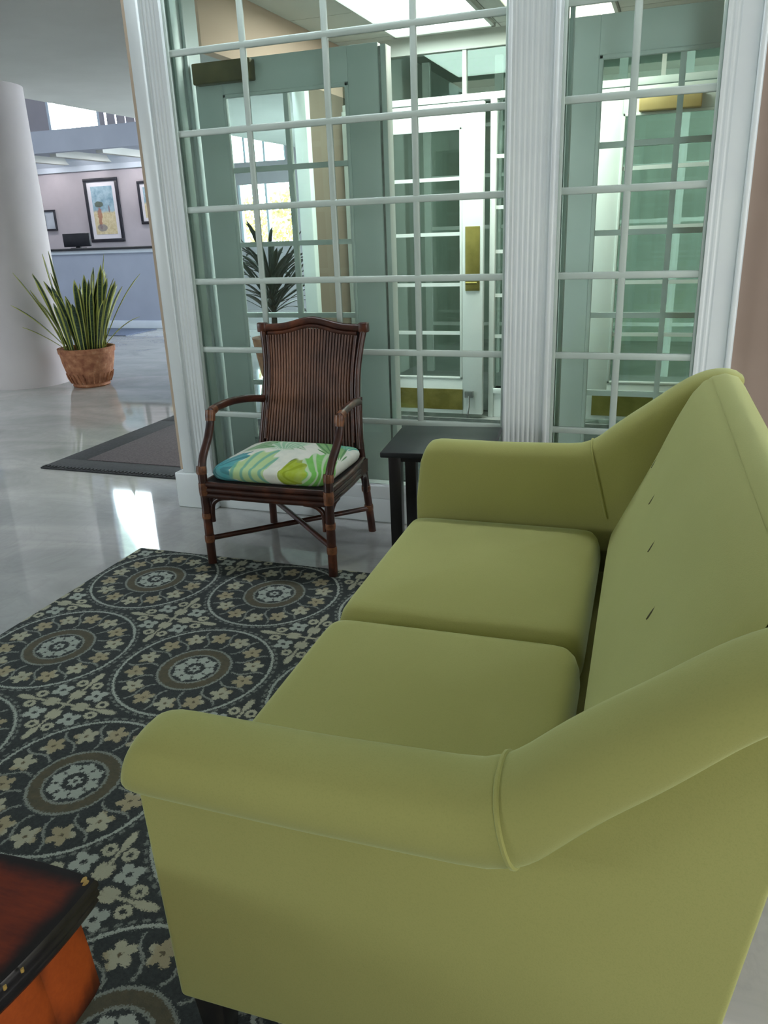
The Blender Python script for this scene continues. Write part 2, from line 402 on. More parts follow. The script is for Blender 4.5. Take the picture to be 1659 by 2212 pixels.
def thing(name, label, cat, loc=(0, 0, 0), rotz=0, group=None):
    o = bpy.data.objects.new(name, None); COL.objects.link(o); o.location = loc; o.rotation_euler = (0, 0, rotz)
    o['label'] = label; o['category'] = cat
    if group: o['group'] = group
    o.empty_display_size = 0.1
    return o
def tag(o, label, cat, group=None):
    o['label'] = label; o['category'] = cat
    if group: o['group'] = group
    return o
def struct(o): o['kind'] = 'structure'; return o
def sempty(name, loc=(0, 0, 0)):
    o = bpy.data.objects.new(name, None); COL.objects.link(o); o.location = loc; o.empty_display_size = 0.1
    o['kind'] = 'structure'; return o
def B(*a): return MB().box(*a)
def wall_holes(y0, y1, x0, x1, z0, z1, holes):
    """wall slab in the XZ plane with rectangular openings"""
    xs = sorted({x0, x1, *[h[0] for h in holes], *[h[1] for h in holes]}); zs = sorted({z0, z1, *[h[2] for h in holes], *[h[3] for h in holes]})
    m = MB()
    for i in range(len(xs)-1):
        for k in range(len(zs)-1):
            cx = (xs[i]+xs[i+1])/2; cz = (zs[k]+zs[k+1])/2
            if not any(h[0] < cx < h[1] and h[2] < cz < h[3] for h in holes): m.box(xs[i], xs[i+1], y0, y1, zs[k], zs[k+1])
    return m
# ================================================================== SETTING
YW = 3.13
struct(obj('floor', B(-13.2, 3.2, -3.8, 12.8, -0.1, 0), 'floor'))
struct(obj('ceiling', B(-5.81, 2.6, -3.5, 3.02, 2.5, 2.62).box(-5.81, -2.35, 3.02, 12.5, 2.5, 2.62), 'ceil'))
struct(obj('ceiling_atrium', B(-13, -5.81, -3.5, 12.5, 5.6, 5.7), 'ceil'))
struct(obj('wall_atrium', B(-5.81, -5.71, -3.5, 12.5, 2.62, 5.7), 'ceil'))
struct(obj('wall_left', B(-13.1, -13, -3.5, 12.5, 0, 5.7), 'lilac'))
struct(obj('wall_right', B(2.5, 2.6, -3.5, 3.1, 0, 2.5), 'taupe'))
struct(obj('wall_back', B(-13, 2.6, -3.6, -3.5, 0, 5.7), 'taupe'))
# far wall with its openings
far_holes = [(-10.72, -9.62, 3.02, 5.45), (-9.52, -9.475, 3.0, 3.42), (-9.305, -9.275, 3.0, 3.36), (-9.105, -9.085, 3.0, 3.3), (-8.91, -8.895, 3.0, 3.26),
             (-11.38, -11.35, 3.0, 5.0), (-11.24, -11.21, 3.0, 5.0), (-7.25, -6.12, 2.36, 2.86), (-7.05, -6.05, 1.05, 2.02)]
struct(obj('wall_far', wall_holes(12.5, 12.53, -13, -2.2, 0, 5.7, far_holes), 'lilac'))
w = sempty('window_3', (-10.17, 12.5, 3.02))
obj('window_frame', B(-0.55, -0.50, 0, 0.1, 0, 2.43).box(0.50, 0.55, 0, 0.1, 0, 2.43).box(-0.5, 0.5, 0, 0.1, 0, 0.05), 'trimw', w)
obj('pane', B(-0.50, 0.50, 0.04, 0.05, 0.05, 2.43), 'glass2', w)
w = sempty('window_4', (-6.68, 12.5, 2.36))
for x in (-0.57, -0.21, 0.15, 0.53): obj('window_frame', B(x, x+0.035, 0.0, 0.08, 0, 0.50), 'trimw', w)
obj('pane', B(-0.53, 0.53, 0.04, 0.05, 0, 0.5), 'glass2', w)
w = sempty('window_5', (-6.55, 12.5, 1.05))
for x in (-0.50, 0.0, 0.46): obj('window_frame', B(x, x+0.04, 0.0, 0.08, 0, 0.97), 'trimw', w)
obj('pane', B(-0.46, 0.46, 0.04, 0.05, 0, 0.97), 'glass2', w)
# balcony slab above the reception desk, with its soffit beams
struct(obj('trim_1', B(-13, -7.38, 10.5, 12.5, 2.56, 2.74).box(-13, -7.38, 10.42, 10.55, 2.50, 2.80), 'fascia'))
sf = sempty('trim_2', (0, 0, 0))
for k in range(6):
    obj('soffit_beam', B(-12.6+k*0.86, -12.48+k*0.86, 10.6, 12.05, 2.46, 2.56), 'ceil', sf)
obj('cornice', MB().prism([(12.0, 2.36), (12.0, 2.56), (11.80, 2.56), (11.84, 2.50), (11.93, 2.44), (11.96, 2.36)], 'x', -13, -7.42), 'trimw', sf)
struct(obj('wall_reception', B(-13, -7.40, 12.0, 12.12, 0, 2.56), 'lilac'))
# partition, vestibule
Cx0, Cx1 = -2.185, -2.03
struct(obj('wall_partition', B(0.19, 2.5, YW, YW+0.1, 0, 2.5), 'taupe'))
struct(obj('baseboard_partition', B(0.205, 2.5, YW-0.02, YW, 0, 0.14), 'white', bevel=0.004))
# vestibule left wall with a doorway to the lobby
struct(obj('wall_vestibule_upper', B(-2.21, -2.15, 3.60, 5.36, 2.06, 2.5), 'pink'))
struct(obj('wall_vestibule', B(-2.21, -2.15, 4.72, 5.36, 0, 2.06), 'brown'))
jb = sempty('trim_9')
obj('jamb_board', B(-2.21, -2.15, YW+0.03, 3.58, 0, 2.5), 'white', jb, bevel=0.004)
obj('stop_bead', B(-2.15, -2.125, 3.30, 3.36, 0, 2.5), 'muntin', jb, bevel=0.004)
obj('stop_bead', B(-2.15, -2.135, 3.44, 3.46, 0, 2.5), 'white', jb, bevel=0.003)
obj('far_jamb_board', B(-2.225, -2.140, 4.68, 4.74, 0, 2.06), 'white2', jb, bevel=0.004)
struct(obj('trim_3', B(-2.218, -2.18, YW-0.012, YW+0.04, 0.18, 2.5), 'tan', bevel=0.003))
vc = sempty('ceiling_vestibule')
obj('ceiling_backing', B(-2.15, 2.5, YW+0.05, 5.3, 2.364, 2.45), 'porch', vc)
_xs = [-2.148, -1.76, -1.11, -1.01, -0.43, 0.17, 0.77, 1.0]; _ys = [3.19, 3.35, 3.93, 4.55, 5.17, 5.30]
for i in range(len(_xs)-1):
    for k in range(len(_ys)-1):
        if _xs[i+1]-_xs[i] > 0.05: obj('ceiling_tile', B(_xs[i]+0.003, _xs[i+1]-0.003, _ys[k]+0.003, _ys[k+1]-0.003, 2.35, 2.364), 'vceil', vc)
struct(obj('wall_vestibule_right', B(1.0, 1.1, YW+0.1, 5.3, 0, 2.35), 'pink'))
# porch beyond
struct(obj('wall_porch', wall_holes(9.0, 9.1, -2.3, 2.6, 0, 2.6, []).box(-2.4, -2.3, 5.4, 9.1, 0, 2.6).box(2.5, 2.6, 5.4, 9.1, 0, 2.6), 'porch'))
struct(obj('ceiling_porch', B(-2.4, 2.6, 5.3, 9.1, 2.6, 2.7), 'porch'))
struct(obj('floor_porch', B(-2.3, 2.5, 5.4, 9.0, 0, 0.012), 'porchfloor'))
pg = sempty('window_6', (0, 6.9, 0))
for x in (-2.1, -1.5, -1.02, -0.55, -0.08, 0.4, 0.9): obj('mullion', B(x, x+0.06, 0, 0.06, 0, 2.5), 'porch', pg)
for z in (0.42, 0.82, 1.22, 1.62, 2.0): obj('muntin', B(-2.1, 1.0, 0.02, 0.045, z, z+0.03), 'porch', pg)
obj('pane', B(-2.1, 1.0, 0.03, 0.035, 0, 2.5), 'glass2', pg)
# ---------------- casings: fluted extrusions
def fluted(x0, x1, y, groove_list, depth=0.012, proud=0.0):
    """profile in XY of a casing board with rounded flutes, front at y"""
    pts = [(x0, y+0.10)]
    pts.append((x0, y))
    for (a, b_) in groove_list:
        pts.append((a, y))
        for k in range(1, 6):
            t = k/6; pts.append((a+(b_-a)*t, y+depth*math.sin(PI*t)))
        pts.append((b_, y))
    pts.append((x1, y)); pts.append((x1, y+0.10))
    return pts
def casing(name, x0, x1, flutes, parent, z0=0.0, z1=2.5, y=YW-0.03):
    g = []
    n = flutes[2]; a, b_ = flutes[0], flutes[1]; st = (b_-a)/n
    for k in range(n): g.append((a+k*st+st*0.18, a+k*st+st*0.82))
    return obj(name, MB().prism(fluted(x0, x1, y, g, 0.0032), 'z', z0, z1), 'white', parent, smooth=True, angle=25)
post = sempty('trim_4')
casing('casing', -0.628, -0.440, (-0.606, -0.470, 7), post)
obj('edge_bead', B(-0.466, -0.448, YW-0.044, YW-0.03, 0, 2.5), 'white', post, bevel=0.005)
obj('edge_bead', B(-0.626, -0.612, YW-0.042, YW-0.03, 0, 2.5), 'white', post, bevel=0.005)
lc = sempty('trim_5')
casing('casing', Cx0, Cx1, (-2.115, -2.045, 4), lc, 0.175)
obj('edge_bead', B(-2.182, -2.122, YW-0.045, YW-0.03, 0.175, 2.5), 'white', lc, bevel=0.005)
obj('plinth_block', B(-2.225, -2.015, YW-0.055, YW+0.08, 0, 0.175), 'white', lc, bevel=0.006)
rc = sempty('trim_6')
casing('casing', 0.078, 0.204, (0.085, 0.125, 2), rc)
obj('edge_bead', B(0.182, 0.200, YW-0.048, YW-0.03, 0, 2.5), 'white', rc, bevel=0.005)
struct(obj('baseboard_left', B(-2.015, -0.64, YW-0.015, YW+0.06, 0, 0.115), 'white', bevel=0.004))
struct(obj('baseboard_right', B(-0.43, 0.07, YW-0.015, YW+0.06, 0, 0.115), 'white', bevel=0.004))
struct(obj('trim_7', B(-2.03, -0.628, YW-0.03, YW+0.06, 0.115, 0.178), 'white', bevel=0.006))
struct(obj('trim_8', B(-0.44, 0.078, YW-0.03, YW+0.06, 0.115, 0.178), 'white', bevel=0.006))
# ---------------- the two fixed windows of the partition
ROWZ = [0.465+0.2967*k for k in range(7)]
def fixed_window(name, x0, x1, verts, rows):
    w = sempty(name, (x0, YW, 0.178))
    ox, oz = -x0, -0.178
    g = 0.013
    # stops
    obj('window_frame', B(0, 0.012, -0.012, 0.03, 0, 2.32).box(0.018, 0.030, 0.004, 0.05, 0, 2.32), 'muntin', w, bevel=0.002)
    obj('window_frame', B(x1-x0-0.012, x1-x0, -0.012, 0.03, 0, 2.32), 'muntin', w, bevel=0.002)
    for z in rows: obj('muntin', B(0, x1-x0, -0.008, 0.008, z-g+oz, z+g+oz), 'muntin', w, bevel=0.005)
    for x in verts: obj('muntin', B(x-g+ox, x+g+ox, -0.0075, 0.0075, rows[0]+oz, 2.32), 'muntin', w, bevel=0.005)
    xs = [x0]+list(verts)+[x1]; zs = [0.178]+rows+[2.5]
    for k in range(len(zs)-1):
        if k == 0:
            obj('pane', B(0, x1-x0, -0.002, 0.002, 0, zs[1]+oz), 'glass', w)
            continue
        for i in range(len(xs)-1):
            obj('pane', B(xs[i]+ox, xs[i+1]+ox, -0.002, 0.002, zs[k]+oz, zs[k+1]+oz), 'glass', w)
    return w
fixed_window('window_1', -2.03, -0.628, (-1.685, -1.334, -0.984), ROWZ)
fixed_window('window_2', -0.44, 0.078, (-0.198,), ROWZ)
# ---------------- glazed doors
def door(name, x0, x1, y, z0, z1, mrows, mat='white2', stile=0.137, top=0.135, bottom=0.24, flip=1):
    """flip=+1: the plates sit on the side facing the camera"""
    d = sempty(name, (x0, y, z0)); wd = x1-x0; h = z1-z0; t = 0.022
    obj('stile', B(0, stile, -t, t, 0, h), mat, d, bevel=0.003)
    obj('stile', B(wd-stile, wd, -t, t, 0, h), mat, d, bevel=0.003)
    obj('top_rail', B(stile, wd-stile, -t, t, h-top, h), mat, d, bevel=0.003)
    obj('bottom_rail', B(stile, wd-stile, -t, t, 0, bottom), mat, d, bevel=0.003)
    g = 0.011; xm = wd/2; a, b_ = stile, wd-stile
    bead = 0.016
    obj('glazing_bead', B(a, a+bead, -t-0.006, -t+0.012, bottom, h-top), mat, d, bevel=0.003)
    obj('glazing_bead', B(b_-bead, b_, -t-0.006, -t+0.012, bottom, h-top), mat, d, bevel=0.003)
    obj('glazing_bead', B(a, b_, -t-0.006, -t+0.012, bottom, bottom+bead), mat, d, bevel=0.003)
    obj('glazing_bead', B(a, b_, -t-0.006, -t+0.012, h-top-bead, h-top), mat, d, bevel=0.003)
    obj('muntin', B(xm-g, xm+g, -0.012, 0.012, bottom, h-top), mat, d)
    zs = [bottom]+[z-z0 for z in mrows]+[h-top]
    for z in mrows: obj('muntin', B(a, b_, -0.0115, 0.0115, z-z0-g, z-z0+g), mat, d)
    for k in range(len(zs)-1):
        obj('pane', B(a, xm, -0.002, 0.002, zs[k], zs[k+1]), 'glass2', d)
        obj('pane', B(xm, b_, -0.002, 0.002, zs[k], zs[k+1]), 'glass2', d)
    return d
dA = door('door_1', -2.13, -1.25, 3.50, 0.012, 1.976, [0.545, 0.875, 1.202, 1.528])
obj('door_closer', B(0.02, 0.31, -0.075, -0.022, 1.87, 1.955), 'bronze', dA, bevel=0.006)
obj('jamb', B(0.892, 0.915, -0.02, 0.05, 0, 1.955), 'white2', dA, bevel=0.002)
obj('weatherstrip', B(0.880, 0.892, -0.012, 0.03, 0, 1.95), 'steel', dA)
obj('latch_plate', B(0.8801, 0.8835, -0.012, 0.012, 1.86, 1.94), 'steel', dA, bevel=0.003)
dB = door('door_2', -0.49, 0.39, 3.50, 0.012, 1.976, [0.545, 0.875, 1.202, 1.528])
obj('jamb', B(-0.035, -0.008, -0.02, 0.05, 0, 1.955), 'white2', dB, bevel=0.002)
dC = door('door_3', -2.06, -1.19, 5.20, 0.03, 1.955, [0.576, 0.889, 1.203, 1.531])
obj('kick_plate', B(0.125, 0.735, -0.032, -0.022, 0.03, 0.17), 'brass', dC)
obj('push_plate', B(0.755, 0.85, -0.03, -0.022, 0.82, 1.215), 'brass', dC, bevel=0.002)
obj('push_bar', MB().tube([(0.765, -0.06, 0.87), (0.84, -0.06, 0.87)], 0.008), 'brass', dC, smooth=True)
st = obj('door_stop', MB().box(0.755, 0.81, -0.05, -0.022, 0.12, 0.16).tube([(0.785, -0.05, 0.13), (0.787, -0.06, 0.06), (0.782, -0.07, 0.01)], 0.006).tube([(0.782, -0.07, 0.012), (0.782, -0.07, -0.012)], 0.012), 'steel', dC, smooth=True)
dD = door('door_4', -0.515, 0.37, 5.20, 0.03, 1.955, [0.576, 0.889, 1.203, 1.531])
obj('kick_plate', B(0.05, 0.83, -0.032, -0.022, 0.03, 0.17), 'brass', dD)
obj('door_closer', B(0.225, 0.555, -0.085, -0.022, 1.79, 1.875), 'gold', dD, bevel=0.006)
# outer wall of the vestibule: frame, transom, sidelight
fr = sempty('window_7', (0, 5.25, 0))
obj('window_frame', B(-2.15, 1.0, 0.02, 0.10, 1.972, 2.012), 'white2', fr, bevel=0.003)
obj('window_frame', B(-2.15, 1.0, 0.02, 0.10, 2.255, 2.35), 'vceil', fr)
obj('window_frame', B(-1.165, -1.13, 0.0, 0.10, 0, 1.972), 'white2', fr, bevel=0.003)
obj('window_frame', B(-0.565, -0.53, 0.0, 0.10, 0, 1.972), 'white2', fr, bevel=0.003)
obj('window_frame', B(-2.15, -2.075, 0.0, 0.10, 0, 1.972), 'white2', fr, bevel=0.003)
obj('window_frame', B(0.385, 1.0, 0.0, 0.10, 0, 1.972), 'white2', fr, bevel=0.003)
obj('base_panel', B(-1.13, -0.565, 0.01, 0.10, 0.0, 0.20), 'white2', fr, bevel=0.004)
obj('sill', B(-1.13, -0.565, -0.012, 0.10, 0.165, 0.20), 'white2', fr, bevel=0.004)
obj('mullion', B(-1.35, -1.325, 0.03, 0.07, 2.012, 2.255), 'vceil', fr)
obj('mullion', B(-0.19, -0.165, 0.03, 0.07, 2.012, 2.255), 'vceil', fr)
for z in (0.545, 0.81, 1.085, 1.353, 1.65): obj('muntin', B(-1.13, -0.565, 0.03, 0.05, z-0.011, z+0.011), 'white2', fr)
obj('pane', B(-1.13, -0.565, 0.04, 0.044, 0.20, 1.972), 'glass2', fr)
for a, b_ in ((-2.15, -1.35), (-1.325, -0.19), (-0.165, 1.0)): obj('pane', B(a, b_, 0.045, 0.049, 2.012, 2.255), 'glass2', fr)
# vestibule ceiling lights
def troffer(x0, x1, y0, y1, label, m):
    t = thing('ceiling_light', label, 'ceiling light', ((x0+x1)/2, (y0+y1)/2, 2.35)); a, b_ = (x1-x0)/2, (y1-y0)/2
    obj('diffuser', B(-a+0.015, a-0.015, -b_+0.015, b_-0.015, -0.012, -0.004), m, t)
    obj('frame', B(-a, a, -b_, -b_+0.02, -0.02, 0).box(-a, a, b_-0.02, b_, -0.02, 0).box(-a, -a+0.02, -b_, b_, -0.02, 0).box(a-0.02, a, -b_, b_, -0.02, 0), 'vceil', t)
    l = area('ceiling_light_lamp', ((x0+x1)/2, (y0+y1)/2, 2.32), ((x0+x1)/2, (y0+y1)/2, 0), (x1-x0)*0.9, (y1-y0)*0.9, 21 if m == 'tube' else 18, (0.94, 1, 0.97) if m == 'tube' else (1, 0.94, 0.85))
troffer(-1.745, -1.12, 3.95, 5.155, 'long white ceiling light panel seen through the wide left window', 'tube')
troffer(-1.0, -0.435, 4.1, 5.25, 'cream glowing ceiling light seen through the narrow right window', 'warmtube')
# ================================================================== FLOOR COVERINGS
RX, RY, RR = -2.064, 2.549, 0.0104
rug = obj('rug', B(0, 1.95, -3.1, 0, 0.0, 0.009), 'rug', bevel=0.003)
rug.location = (RX, RY, 0.0005); rug.rotation_euler = (0, 0, RR)
tag(rug, 'dark charcoal rug with pale circular medallions under the sofa and coffee table', 'rug')
mt = thing('entrance_mat', 'black rubber entrance mat with ribbed border on the stone floor by the partition', 'mat', (-2.83, 4.15, 0.0))
rb = obj('rubber_border', MB().box(-0.6, 0.6, -0.69, -0.50, 0, 0.010).box(-0.6, 0.6, 0.50, 0.69, 0, 0.010).box(-0.6, -0.42, -0.50, 0.50, 0, 0.010).box(0.42, 0.6, -0.50, 0.50, 0, 0.010), 'rubber', mt, bevel=0.002)
obj('carpet_field', B(-0.42, 0.42, -0.50, 0.50, 0, 0.014), 'carpet', mt, bevel=0.003)
for k in range(46):
    obj('rib', B(-0.59+k*0.0258, -0.59+k*0.0258+0.011, -0.684, -0.655, 0.009, 0.0155), 'rubber', rb)
tag(obj('reception_mat', B(-9.4, -7.05, 9.06, 9.78, 0, 0.012), 'bluemat', bevel=0.003), 'blue-grey flat mat lying in front of the reception desk', 'mat')
tag(obj('vestibule_mat', B(-2.10, 0.9, 3.70, 5.12, 0, 0.012), 'vmat', bevel=0.003), 'dark grey mat covering the floor between the glazed doors', 'mat')
# ================================================================== SOFA
sofa = thing('sofa', 'lime green upholstered two-seat sofa with rolled arms', 'sofa', (0, 1.47, 0.0095), math.radians(1.8))
def interp(T, x):
    if x <= T[0][0]: return T[0][1]
    for (a, b_), (c, d) in zip(T, T[1:]):
        if x <= c:
            t = (x-a)/(c-a)
            return b_+(d-b_)*t
    return T[-1][1]
def soft(T, x):
    return sum(interp(T, x+d*0.009) for d in range(-4, 5))/9
TOP = [(-0.66, 0.646), (-0.40, 0.644), (-0.20, 0.650), (-0.165, 0.657), (-0.10, 0.708), (0.02, 0.810), (0.09, 0.858), (0.15, 0.872), (0.20, 0.866)]
BOT = [(-0.66, 0.546), (-0.40, 0.540), (-0.20, 0.540), (-0.165, 0.546), (-0.10, 0.592), (0.02, 0.700), (0.09, 0.778), (0.15, 0.815), (0.20, 0.826)]
LOW = [(-0.7, 0.36), (0.07, 0.36), (0.10, 0.50), (0.122, 0.62), (0.165, 0.79), (0.205, 0.83)]
def arm_ring(x, s, fr=0.0, shrink=1.0):
    """cross-section of arm/wing at local x; s=+1 far, -1 near; fr grows the front rounding"""
    T = soft(TOP, x); Bz = soft(BOT, x); c = (T+Bz)/2; h = (T-Bz)/2
    g = min(1, max(0, (x+0.20)/0.16)); g = g*g*(3-2*g)
    inn = 0.064+0.012*g; outw = 0.060
    oc = (outw-inn)/2; w_ = (outw+inn)/2
    zb_ = interp(LOW, x)
    pts = []
    for z in (zb_, zb_+(Bz-zb_)*0.5): pts.append((-inn, z))
    for k in range(0, 21):
        a = math.radians(190-k*(280/20))
        e = 0.86
        ca, sa = math.cos(a), math.sin(a)
        pts.append((oc+w_*math.copysign(abs(ca)**e, ca), c+h*math.copysign(abs(sa)**e, sa)))
    pts.append((0.006, Bz+0.012)); pts.append((0.002, Bz-(Bz-zb_)*0.08)); pts.append((0.0, zb_ if x > -0.17 else 0.515))
    out = []
    for o, z in pts:
        if shrink < 1:
            o = 0.0+(o-0.0)*shrink; z = c+(z-c)*(shrink if z > c else 1-(1-shrink)*0.55)
        xx = x
        wf = min(1, max(0, (-0.54-x)/0.11)); xx += wf*0.034*min(1.0, max(0, (z-Bz)/(T-Bz)))
        wt = 1-min(1, abs(x+0.165)/0.17); xx += 0.26*(0.655-z)*wt*wt*(3-2*wt)
        out.append((xx, s*(0.735+o), z))
    return out
def seam_ring(x, s, grow=0.004):
    r = arm_ring(x, s)[2:-3]
    return r
def cushion_mesh(x0, x1, y0, y1, z0, z1, r=0.045, crown=0.018, e=0.12):
    m = MB(); R = []
    cx, cy, cz = (x0+x1)/2, (y0+y1)/2, (z0+z1)/2; hx, hy, hz = (x1-x0)/2, (y1-y0)/2, (z1-z0)/2
    N = 72
    def ring(f, z):
        out = []
        for j in range(N):
            a = 2*PI*j/N
            ca, sa = math.cos(a), math.sin(a)
            out.append((cx+f[0]*math.copysign(abs(ca)**e, ca), cy+f[1]*math.copysign(abs(sa)**e, sa), z))
        return out
    K = 8
    for k in range(K+1):
        a = -PI/2+PI*k/K
        ins = r*(1-math.cos(a)); R.append(ring((hx-ins, hy-ins), cz+(hz)*math.sin(a)))
    top = R[-1]
    for k, g in enumerate((0.93, 0.84, 0.7, 0.5, 0.3, 0.1)):
        R.append([(cx+(p[0]-cx)*g, cy+(p[1]-cy)*g, z1+crown*(1-g*g)) for p in top])
    return m.rings(R)
for s, nm in ((-1, 'near'), (1, 'far')):
    # arm: horizontal roll with a soft rounded front end
    st_ = [(-0.668, 0.74), (-0.664, 0.85), (-0.655, 0.935), (-0.638, 0.985), (-0.612, 1)]+[(-0.612+k*(0.447/14), 1) for k in range(1, 15)]
    arm_o = obj('arm', MB().rings([arm_ring(x, s, 0, sh) for x, sh in st_]), 'fabric', sofa, smooth=True, angle=60)
    xs = [-0.165+k*(0.365/24) for k in range(25)]
    rg = []
    for x in xs:
        r = arm_ring(x, s); g = 1.0
        if x > 0.15: g = math.sqrt(max(0.05, 1-((x-0.15)/0.052)**2))
        zc = (interp(TOP, x)+interp(BOT, x))/2
        rg.append([(p[0], s*(0.735+((abs(p[1])-0.735)*(0.45+0.55*g))), zc+(p[2]-zc)*(g if p[2] > 0.5 else 1)) for p in r])
    wing_o = obj('wing', MB().rings(rg), 'fabric', sofa, smooth=True, angle=60)
    # welt where arm and wing meet
    wl = [Vector(p) for p in arm_ring(-0.166, s)[1:-2]]
    wl = [Vector((p.x, s*(0.735+(abs(p.y)-0.735)*1.02+0.000), p.z+0.001)) for p in wl]
    obj('welt', MB().tube(wl, 0.0034, 6), 'fabric', wing_o, smooth=True)
    # outer side panel
    poly = [(-0.652, 0.145), (0.072, 0.145), (0.097, 0.36), (0.122, 0.56), (0.150, 0.70), (0.185, 0.835), (0.12, 0.79), (0.02, 0.725), (-0.10, 0.62), (-0.16, 0.572), (-0.40, 0.566), (-0.64, 0.566), (-0.668, 0.56)]
    a, b_ = (0.712, 0.742)
    obj('side_panel', MB().prism(poly, 'y', s*a, s*b_), 'fabric', sofa, bevel=0.010, seg=3)
# back: a bulged front pad and the outer shell
def back_ring(y):
    e = max(0.0, (abs(y)-0.60)/0.125); e = min(e, 1.0)
    drop = 0.055*(1-math.sqrt(max(0, 1-e*e)))
    pull = 0.02*(1-math.sqrt(max(0, 1-e*e)))
    bul = 0.012*(1-(y/0.72)**2)
    P = [(-0.086, 0.30), (-0.082, 0.43), (-0.028, 0.54), (0.026, 0.65), (0.066, 0.755), (0.088, 0.822), (0.103, 0.852), (0.122, 0.868), (0.150, 0.876), (0.178, 0.868),
         (0.193, 0.848), (0.188, 0.81), (0.165, 0.76), (0.140, 0.66), (0.122, 0.56), (0.097, 0.36), (0.074, 0.135), (0.04, 0.135), (0.02, 0.30)]
    out = []
    for x, z in P:
        if z > 0.6: z = z-drop*(z-0.6)/0.289
        if x < 0.1 and z > 0.5: x = x+pull*0.6
        out.append((x, y, z))
    return out
ys = [-0.722+k*(1.444/48) for k in range(49)]
obj('backrest', MB().rings([back_ring(y) for y in ys]), 'fabric', sofa, smooth=True, angle=50)
# upholstered front pad, a little proud of the shell and rounded at its upper corners
def front_prof(t):
    P = [(-0.090, 0.42), (-0.033, 0.54), (0.021, 0.65), (0.061, 0.755), (0.085, 0.818), (0.102, 0.848), (0.118, 0.864)]
    f = t*(len(P)-1); i = min(int(f), len(P)-2); f -= i
    return P[i][0]+(P[i+1][0]-P[i][0])*f, P[i][1]+(P[i+1][1]-P[i][1])*f
m = MB(); NU, NV = 44, 22; fr_pts = []
for iv in range(NV+1):
    v_ = iv/NV; x, z = front_prof(v_)
    e = max(0, (v_-0.55)/0.45); hw = 0.668-0.075*(1-math.sqrt(max(0, 1-e**2.6)))
    row = []
    for iu in range(NU+1):
        u = -1+2*iu/NU; u = math.copysign(abs(u)**0.8, u)
        tp = min(1, max(0, (v_-0.40)/0.60)); off = (0.012+0.0145*min(1, v_/0.33))*(1-abs(u)**7)**0.5*(1-tp*tp*(3-2*tp))+0.0015
        row.append((x-off*0.92, u*hw, z+off*0.35))
    fr_pts.append(row)
m.rings(fr_pts, closed=False, cap=False)
pad_o = obj('back_pad', m, 'fabric', sofa, smooth=True, angle=180)
# tufts: the shade in their creases is put into a dark olive colour
for y in (0.56, 0.272, -0.008, -0.290, -0.57):
    b0 = 0.012*(1-(y/0.72)**2)
    m = MB(); R = []
    for k in range(9):
        t = -1+2*k/8; w_ = 0.0062*math.sqrt(max(0.02, 1-t*t))
        uu = abs(y)/0.66; xx = 0.021-(0.0265*(1-uu**7)**0.5+0.0015)*0.92-0.0012+t*0.006; zz = 0.655+t*0.013
        R.append([(xx-0.0016*math.sin(2*PI*j/8), y+w_*math.cos(2*PI*j/8)-t*0.002, zz+0.001*math.sin(2*PI*j/8)) for j in range(8)])
    o = obj('tuft_button', m.rings(R), speckled('tuft_crease_shade', srgb(58, 56, 24), srgb(72, 68, 30), 50, 0.9) if y == 0.56 else bpy.data.materials['tuft_crease_shade'], pad_o, smooth=True)
    o['label'] = 'stitched tuft, crease shade in its dark olive colour'
# seat
obj('seat_cushion', cushion_mesh(-0.680, -0.120, 0.004, 0.662, 0.285, 0.434, 0.032, 0.014), 'fabric', sofa, smooth=True, angle=70)
obj('seat_cushion', cushion_mesh(-0.680, -0.120, -0.662, -0.004, 0.285, 0.434, 0.032, 0.014), 'fabric', sofa, smooth=True, angle=70)
obj('seat_deck', B(-0.64, -0.09, -0.70, 0.70, 0.14, 0.284), 'fabric', sofa, bevel=0.01)
obj('front_rail', B(-0.665, -0.635, -0.712, 0.712, 0.135, 0.285), 'fabric', sofa, bevel=0.008)
for x in (-0.618, 0.03):
    for y in (-0.695, 0.695):
        l = MB().rings([[(x+sx*a, y+sy*a, z) for sx, sy in ((-1, -1), (1, -1), (1, 1), (-1, 1))] for a, z in ((0.017, 0.0), (0.028, 0.15))])
        obj('leg', l, 'blackwood', sofa, bevel=0.002)['label'] = 'black tapered leg'
# ================================================================== SIDE TABLE
tb = thing('side_table', 'small black side table between the cane chair and the green sofa', 'table', (-0.777, 2.752, 0), math.radians(6.5))
obj('table_top', B(-0.198, 0.198, -0.205, 0.205, 0.482, 0.502), 'tabletop', tb, bevel=0.004)
obj('apron', B(-0.15, 0.15, -0.155, -0.140, 0.455, 0.482).box(-0.15, 0.15, 0.140, 0.155, 0.455, 0.482).box(-0.155, -0.14, -0.15, 0.15, 0.455, 0.482).box(0.14, 0.155, -0.15, 0.15, 0.455, 0.482), 'blackwood', tb)
for sx in (-1, 1):
    for sy in (-1, 1):
        x, y = sx*0.155, sy*0.140
        obj('leg', MB().rings([[(x+a*0.021-0*sx, y+b_*0.021, 0) for a, b_ in ((-1, -1), (1, -1), (1, 1), (-1, 1))], [(x+a*0.023, y+b_*0.023, 0.482) for a, b_ in ((-1, -1), (1, -1), (1, 1), (-1, 1))]]), 'blackwood', tb, bevel=0.002)
